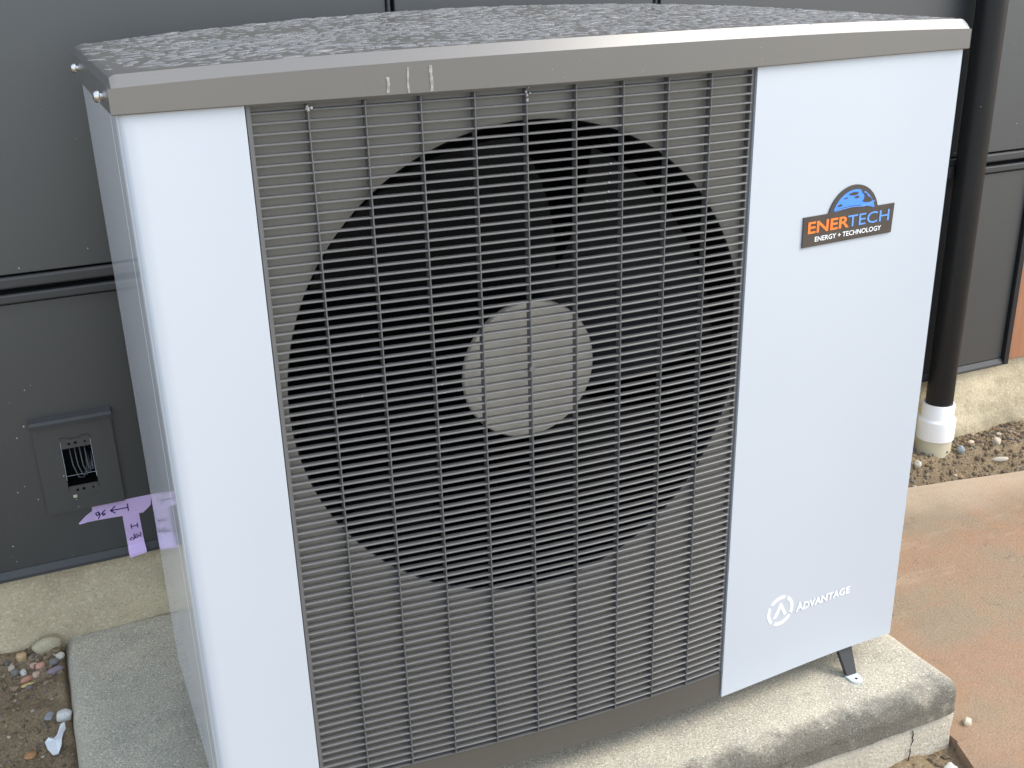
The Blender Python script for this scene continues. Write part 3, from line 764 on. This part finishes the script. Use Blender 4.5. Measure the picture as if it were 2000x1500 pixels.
# drain pipe
PX_, PY_ = 1.8164, .662
dp = thing('drain_pipe', (PX_, PY_, -.06), 'black drain pipe standing in a white coupling against the dark wall', 'drain pipe')
lathe('pipe', [(.0312, .030), (.0312, 2.9)], PX_, PY_, M['pipe'], dp, n=48)
lathe('coupling', [(.0316, .04), (.0316, .0536), (.0356, .0542), (.0367, .0517), (.0367, .0190), (.0372, .0175), (.0420, .0145), (.0430, .0130), (.0432, .011), (.0432, -.034), (.043, -.0355), (.0395, -.036)], PX_, PY_, M['pvc'], dp, n=56)
lathe('ground_stub', [(.0400, -.037), (.0400, -.15)], PX_, PY_, M['cream'], dp, n=48)
box('pipe_bracket', PX_-.045, PX_-.029, .676, .6995, .585, .612, M['trimdark'], dp, bevel=.002)

# ================================================================== WATER ON THE LID
def droplets():
    rnd = random.Random(11); V, F = [], []
    def drop(x, y, z, rx, ry, h, rot, n=9):
        b = len(V); c, s = math.cos(rot), math.sin(rot); ph = rnd.random()*6
        for ring, (q, hh) in enumerate(((1, -.0002), (.90, .60), (.55, .94))):
            for k in range(n):
                a = 2*math.pi*k/n; wob = 1+.22*math.sin(2*a+ph)+.14*math.sin(3*a+ph*2)
                u, v = rx*q*wob*math.cos(a), ry*q*wob*math.sin(a)
                X = x+u*c-v*s; Yy = y+u*s+v*c
                V.append((X, Yy, z+(ztop(X, Yy)-ztop(x, y)) + h*hh))
        V.append((x, y, z+h))
        for r in range(2):
            for k in range(n): F.append((b+r*n+k, b+r*n+(k+1) % n, b+(r+1)*n+(k+1) % n, b+(r+1)*n+k))
        for k in range(n): F.append((b+2*n+k, b+2*n+(k+1) % n, b+3*n))
    cells = {}
    tries = 0; cnt = 0
    while cnt < 2900 and tries < 60000:
        tries += 1
        x = rnd.uniform(.004, W-.004); y = rnd.uniform(yf(x)+.013, LYB-.010)
        r = min(.0085, .0024*math.exp(abs(rnd.gauss(0, .66))))
        dens = (.55+.75*noise.noise(Vector((x*7, y*7, 1))))*lerp(.25, 1, (y-yf(x)-.012)/.06)*lerp(.3, 1, x/.12)
        if rnd.random() > dens: continue
        key = (int(x/.02), int(y/.02)); ok = True
        for i in (-1, 0, 1):
            for j in (-1, 0, 1):
                for (a, b2, r2) in cells.get((key[0]+i, key[1]+j), ()):
                    if (a-x)**2+(b2-y)**2 < (r+r2)**2*.72: ok = False; break
        if not ok: continue
        cells.setdefault(key, []).append((x, y, r)); cnt += 1
        el = rnd.uniform(.9, 2.2)
        drop(x, y, ztop(x, y), r*el, r/el**.5, r*rnd.uniform(.12, .22), rnd.gauss(0, .25))
    o = mesh('water_droplets', V, F, M['water'], None, smooth=True)
    tag(o, 'rain water beaded all over the wet taupe lid', 'water droplets', kind='stuff')
droplets()
def splashes():
    """pale dried splashes on the grille and lid front"""
    rnd = random.Random(5); V, F = [], []
    def blob(x, y, z, r, sz=1.):
        b = len(V); n = 6
        for lat in (-.6, .6):
            for k in range(n):
                a = 2*math.pi*k/n; V.append((x+r*.8*math.cos(a), y+r*.5*math.sin(a), z+lat*r*sz))
        V.append((x, y, z-r*sz)); V.append((x, y, z+r*sz))
        for k in range(n):
            k2 = (k+1) % n; F.extend([(b+k, b+k2, b+n+k2, b+n+k), (b+2*n, b+k2, b+k), (b+2*n+1, b+n+k, b+n+k2)])
    for i in range(9):
        x = .5445-.0009*i+rnd.uniform(-.001, .001); z = .9235-.011*(6+i)
        blob(x, Y(x)+.001, z+.0008, .0021 if 2 <= i <= 6 else .0012, .6)
    for i in range(16): 
        k = rnd.choice((28, 29, 30, 31, 32, 33, 34, 35)); x = .317+rnd.gauss(0, .003); blob(x, Y(x)+.001, .9235-.011*k, .001, .7)
    for x, z in ((.1916, .9245), (.4368, .9235)):
        for q in range(7): blob(x+rnd.gauss(0, .0022), Y(x)-.0006, z+rnd.gauss(0, .003), rnd.uniform(.001, .0022))
    for q in range(34):
        x = rnd.uniform(.02, 1.08); blob(x, yf(x)+.0003, rnd.uniform(.936, .956), rnd.uniform(.0004, .0009), rnd.uniform(.5, 1.6))
    for q in range(70):
        x = rnd.uniform(XL+.02, XR-.02); k = rnd.randrange(80); blob(x, Y(x)+.001, .9235-.011*k, rnd.uniform(.0005, .0010), .7)
    tag(mesh('dried_splashes', V, F, M['streak'], None, smooth=True), 'tiny pale dried splashes dotted over the grille slats', 'splashes', kind='stuff')
splashes()

# ================================================================== STONES
STONE = {}
def smat(c):
    if c not in STONE: STONE[c] = mat('stone_%02d' % len(STONE), c, .8, .3, var=.35, vscale=60, bump=.4, bscale=200, speck=.3, spscale=400)
    return STONE[c]
def stone_data(rx, ry, rz, seed, sub=2, rough=.22, flat=0.):
    bm = bmesh.new(); bmesh.ops.create_icosphere(bm, subdivisions=sub, radius=1)
    for v in bm.verts:
        n = v.co.normalized(); k = 1+rough*noise.noise(n*1.3+Vector((seed*3.1, seed, 0)))+rough*.5*noise.noise(n*2.9+Vector((0, seed*2.3, seed)))
        if flat: 
            n = Vector([math.copysign(abs(t)**(1-flat), t) for t in n])
        v.co = Vector((n.x*rx*k, n.y*ry*k, n.z*rz*k))
    return bm
def stone(name, x, y, z, r, c, seed, label, cat='stone', rot=0., rough=.22, flat=0.):
    bm = stone_data(*r, seed, 3, rough, flat)
    me = bpy.data.meshes.new(name); bm.to_mesh(me); bm.free()
    for p in me.polygons: p.use_smooth = True
    me.materials.append(c if not isinstance(c, tuple) else smat(c))
    o = link(name, me, None, (x, y, z)); o.rotation_euler = (0, 0, rot)
    return tag(o, label, cat)
def lay(x, y): return soil_z(x, y)
def at_px(px, py, z):   # plan position of a photo pixel on the level z (used once, as survey data)
    return None
S = [
 ('cobble', -.203, .690, (.026, .013, .014), (.50, .45, .30), 1, 'large smooth tan cobble lying against the concrete pad corner', .15, .12, 0),
 ('pebble', -.2475, .683, (.0085, .008, .009), (.56, .38, .20), 2, 'blocky orange tan pebble left of the large tan cobble', .3, .15, .35),
 ('pebble', -.2190, .651, (.009, .008, .007), (.60, .30, .22), 3, 'pink pebble just below the large tan cobble', .8, .2, 0),
 ('pebble', -.2300, .660, (.008, .006, .006), (.55, .36, .29), 4, 'pale pink pebble right of the orange tan one', .2, .2, .1),
 ('pebble', -.1965, .655, (.0095, .008, .006), (.16, .17, .18), 5, 'dark slate pebble under the large tan cobble', .5, .2, .1),
 ('pebble', -.1855, .664, (.007, .007, .006), (.66, .62, .52), 6, 'cream white pebble between the cobble and the pad', .5, .2, .3),
 ('pebble', -.1960, .630, (.014, .007, .006), (.24, .19, .25), 7, 'long purple grey pebble left of the pad edge', .25, .2, 0),
 ('pebble', -.2600, .655, (.0075, .008, .006), (.15, .155, .155), 8, 'round blue black pebble at the left edge of the gravel', .1, .15, 0),
 ('pebble', -.2475, .650, (.0055, .008, .006), (.62, .62, .57), 9, 'upright white pebble in the middle of the gravel patch', .2, .2, .2),
 ('pebble', -.2265, .632, (.007, .006, .005), (.60, .42, .32), 10, 'small peach pebble at the lower rim of the gravel patch', .9, .2, .2),
 ('pebble', -.2430, .619, (.013, .0035, .004), (.62, .48, .16), 11, 'thin yellow sliver of stone lying across the bare soil', .15, .1, 0),
 ('pebble', -.2430, .633, (.012, .006, .006), (.52, .25, .16), 12, 'elongated reddish pebble above the yellow sliver', .35, .2, 0),
 ('pebble', -.1770, .626, (.006, .006, .005), (.68, .58, .50), 13, 'bright pinkish white pebble nearest the pad edge', 0, .2, .2),
 ('pebble', -.2660, .668, (.006, .006, .005), (.55, .48, .40), 14, 'beige pebble at the far left of the soil', 0, .2, .2),
 ('pebble', -.2130, .522, (.007, .011, .004), (.28, .31, .36), 15, 'flat blue grey pebble alone on the bare soil', -.4, .2, .2),
 ('pebble', -.2470, .443, (.010, .009, .005), (.42, .20, .07), 16, 'rusty orange lump lying low on the bare soil', .4, .25, 0),
 ('pebble', -.2640, .412, (.010, .007, .004), (.32, .13, .06), 17, 'dark red brown lump at the bottom left of the soil', .2, .2, 0),
]
for nm, x, y, r, c, sd, lab, rot, rg, fl in S:
    c = tuple(a*.72+b*.28 for a, b in zip(c, (.26, .21, .15)))
    o = stone(nm, x, y, lay(x, y)+r[2]*.35, r, c, sd, lab, 'stone', rot, rg, fl)
    if nm == 'pebble': o['group'] = 'pebbles on the soil left of the pad'
stone('concrete_chunk', -.1905, .508, lay(-.19, .508)+.006, (.012, .0095, .009), (.60, .59, .55), 21, 'white concrete chunk lying against the left side of the pad', 'chunk', .1, .2, .35)
# torn white scrap: a thin bent sheet
def scrap():
    o = [(-.016, .004), (-.013, -.012), (-.006, -.022), (.002, -.020), (.008, -.010), (.010, .002), (.013, .016), (.017, .022), (.0165, .030), (.010, .029), (.006, .018), (-.002, .008), (-.010, .008)]
    x0, y0 = -.2075, .452; zc = soil_z(x0, y0)+.012
    V = [(x0, y0, zc+.003)] + [(x0+a, y0+b*1.25, zc+.003*math.sin(i*1.7)+.12*b) for i, (a, b) in enumerate(o)]
    k = len(V); V += [(x, y, z-.0016) for x, y, z in V]; n = len(o)
    F = [(0, 1+i, 1+(i+1) % n) for i in range(n)] + [(k, k+1+(i+1) % n, k+1+i) for i in range(n)] + [(1+i, k+1+i, k+1+(i+1) % n, 1+(i+1) % n) for i in range(n)]
    tag(mesh('scrap', V, F, M['paper']), 'torn white scrap lying on the bare soil beside the pad', 'scrap')
scrap()
RS = [
 ('pebble', 1.8600, .618, (.0095, .0085, .011), (.23, .26, .28), 31, 'blue grey pebble sitting in front of the white coupling', 0, .15, .1),
 ('pebble', 1.9150, .640, (.009, .007, .006), (.58, .47, .36), 32, 'pale tan pebble right of the blue grey one', .4, .2, .2),
 ('pebble', 1.9750, .618, (.012, .010, .009), (.46, .40, .31), 33, 'tan angular pebble near the right edge of the photo', .6, .25, .2),
 ('pebble', 1.7350, .585, (.013, .010, .008), (.46, .30, .22), 34, 'reddish brown pebble at the corner of white panel and path', .2, .25, .1),
 ('pebble', 1.7380, .628, (.012, .009, .009), (.44, .40, .32), 35, 'beige pebble in front of the cream pipe stub, beside the white panel', .7, .25, .1),
 ('pebble', 1.9600, .588, (.022, .007, .006), (.44, .40, .32), 36, 'long flat beige pebble lying along the far path edge', -.35, .2, 0),
]
for nm, x, y, r, c, sd, lab, rot, rg, fl in RS:
    o = stone(nm, x, y, lay(x, y)+r[2]*.5, r, c, sd, lab, 'stone', rot, rg, fl); o['group'] = 'pebbles in the soil right of the unit'
stone('concrete_chunk', 1.117, -.118, soil_z(1.117, -.118)+.006, (.012, .009, .008), (.55, .54, .50), 41, 'small pale concrete chunk on the soil below the pad front corner', 'chunk', .3, .25, .3)
stone('concrete_chunk', 1.212, -.058, path_z(1.21, -.06)+.004, (.008, .006, .006), (.60, .54, .40), 42, 'cream concrete crumb on the path beside the pad corner', 'chunk', .6, .25, .3)

def gravel(name, label, regions, seed):
    rnd = random.Random(seed); cols = [(.20, .15, .095), (.13, .097, .062), (.26, .21, .145), (.29, .195, .13), (.36, .32, .26), (.16, .15, .14), (.46, .39, .30)]
    wts = [11, 10, 4, 2, .9, 2, .6]
    V, F, MI = [], [], []
    protos = []
    for s in range(8):
        bm = stone_data(1, .8, .65, 60+s*3, 1, .35, .15); bm.verts.index_update()
        protos.append(([v.co.copy() for v in bm.verts], [tuple(v.index for v in f.verts) for f in bm.faces])); bm.free()
    for (x0, x1, y0, y1, n, rmin, rmax) in regions:
        for _ in range(n):
            x, y = rnd.uniform(x0, x1), rnd.uniform(y0, y1)
            if x > 1.2 and y > .3 and y < path_far(x)+.004: continue
            r = rmin*(rmax/rmin)**(rnd.random()**2.2); z = soil_z(x, y)+r*.2
            pv, pf = rnd.choice(protos); b = len(V)
            R = Matrix.Rotation(rnd.random()*6.3, 3, 'Z') @ Matrix.Rotation(rnd.gauss(0, .5), 3, 'X')
            for q in pv: V.append(Vector((x, y, z)) + R @ (q*r))
            mi = rnd.choices(range(len(cols)), wts)[0]
            for f in pf: F.append(tuple(i+b for i in f)); MI.append(mi)
    o = mesh(name, V, F, [smat(c) for c in cols], None)
    for p, i in zip(o.data.polygons, MI): p.material_index = i
    tag(o, label, 'gravel', kind='stuff')
gravel('gravel', 'fine mixed gravel and soil crumbs left of the pad', [(-.36, -.178, .30, .712, 1500, .0012, .0045), (-.30, -.178, .60, .69, 150, .003, .0075)], 3)
gravel('gravel', 'stony soil crumbs between foundation and stained path', [(1.55, 2.35, .50, .71, 4200, .0015, .0085)], 4)
gravel('gravel', 'gravelly crumbs below the front of the pad', [(.75, 1.17, -.32, -.075, 900, .002, .008)], 5)
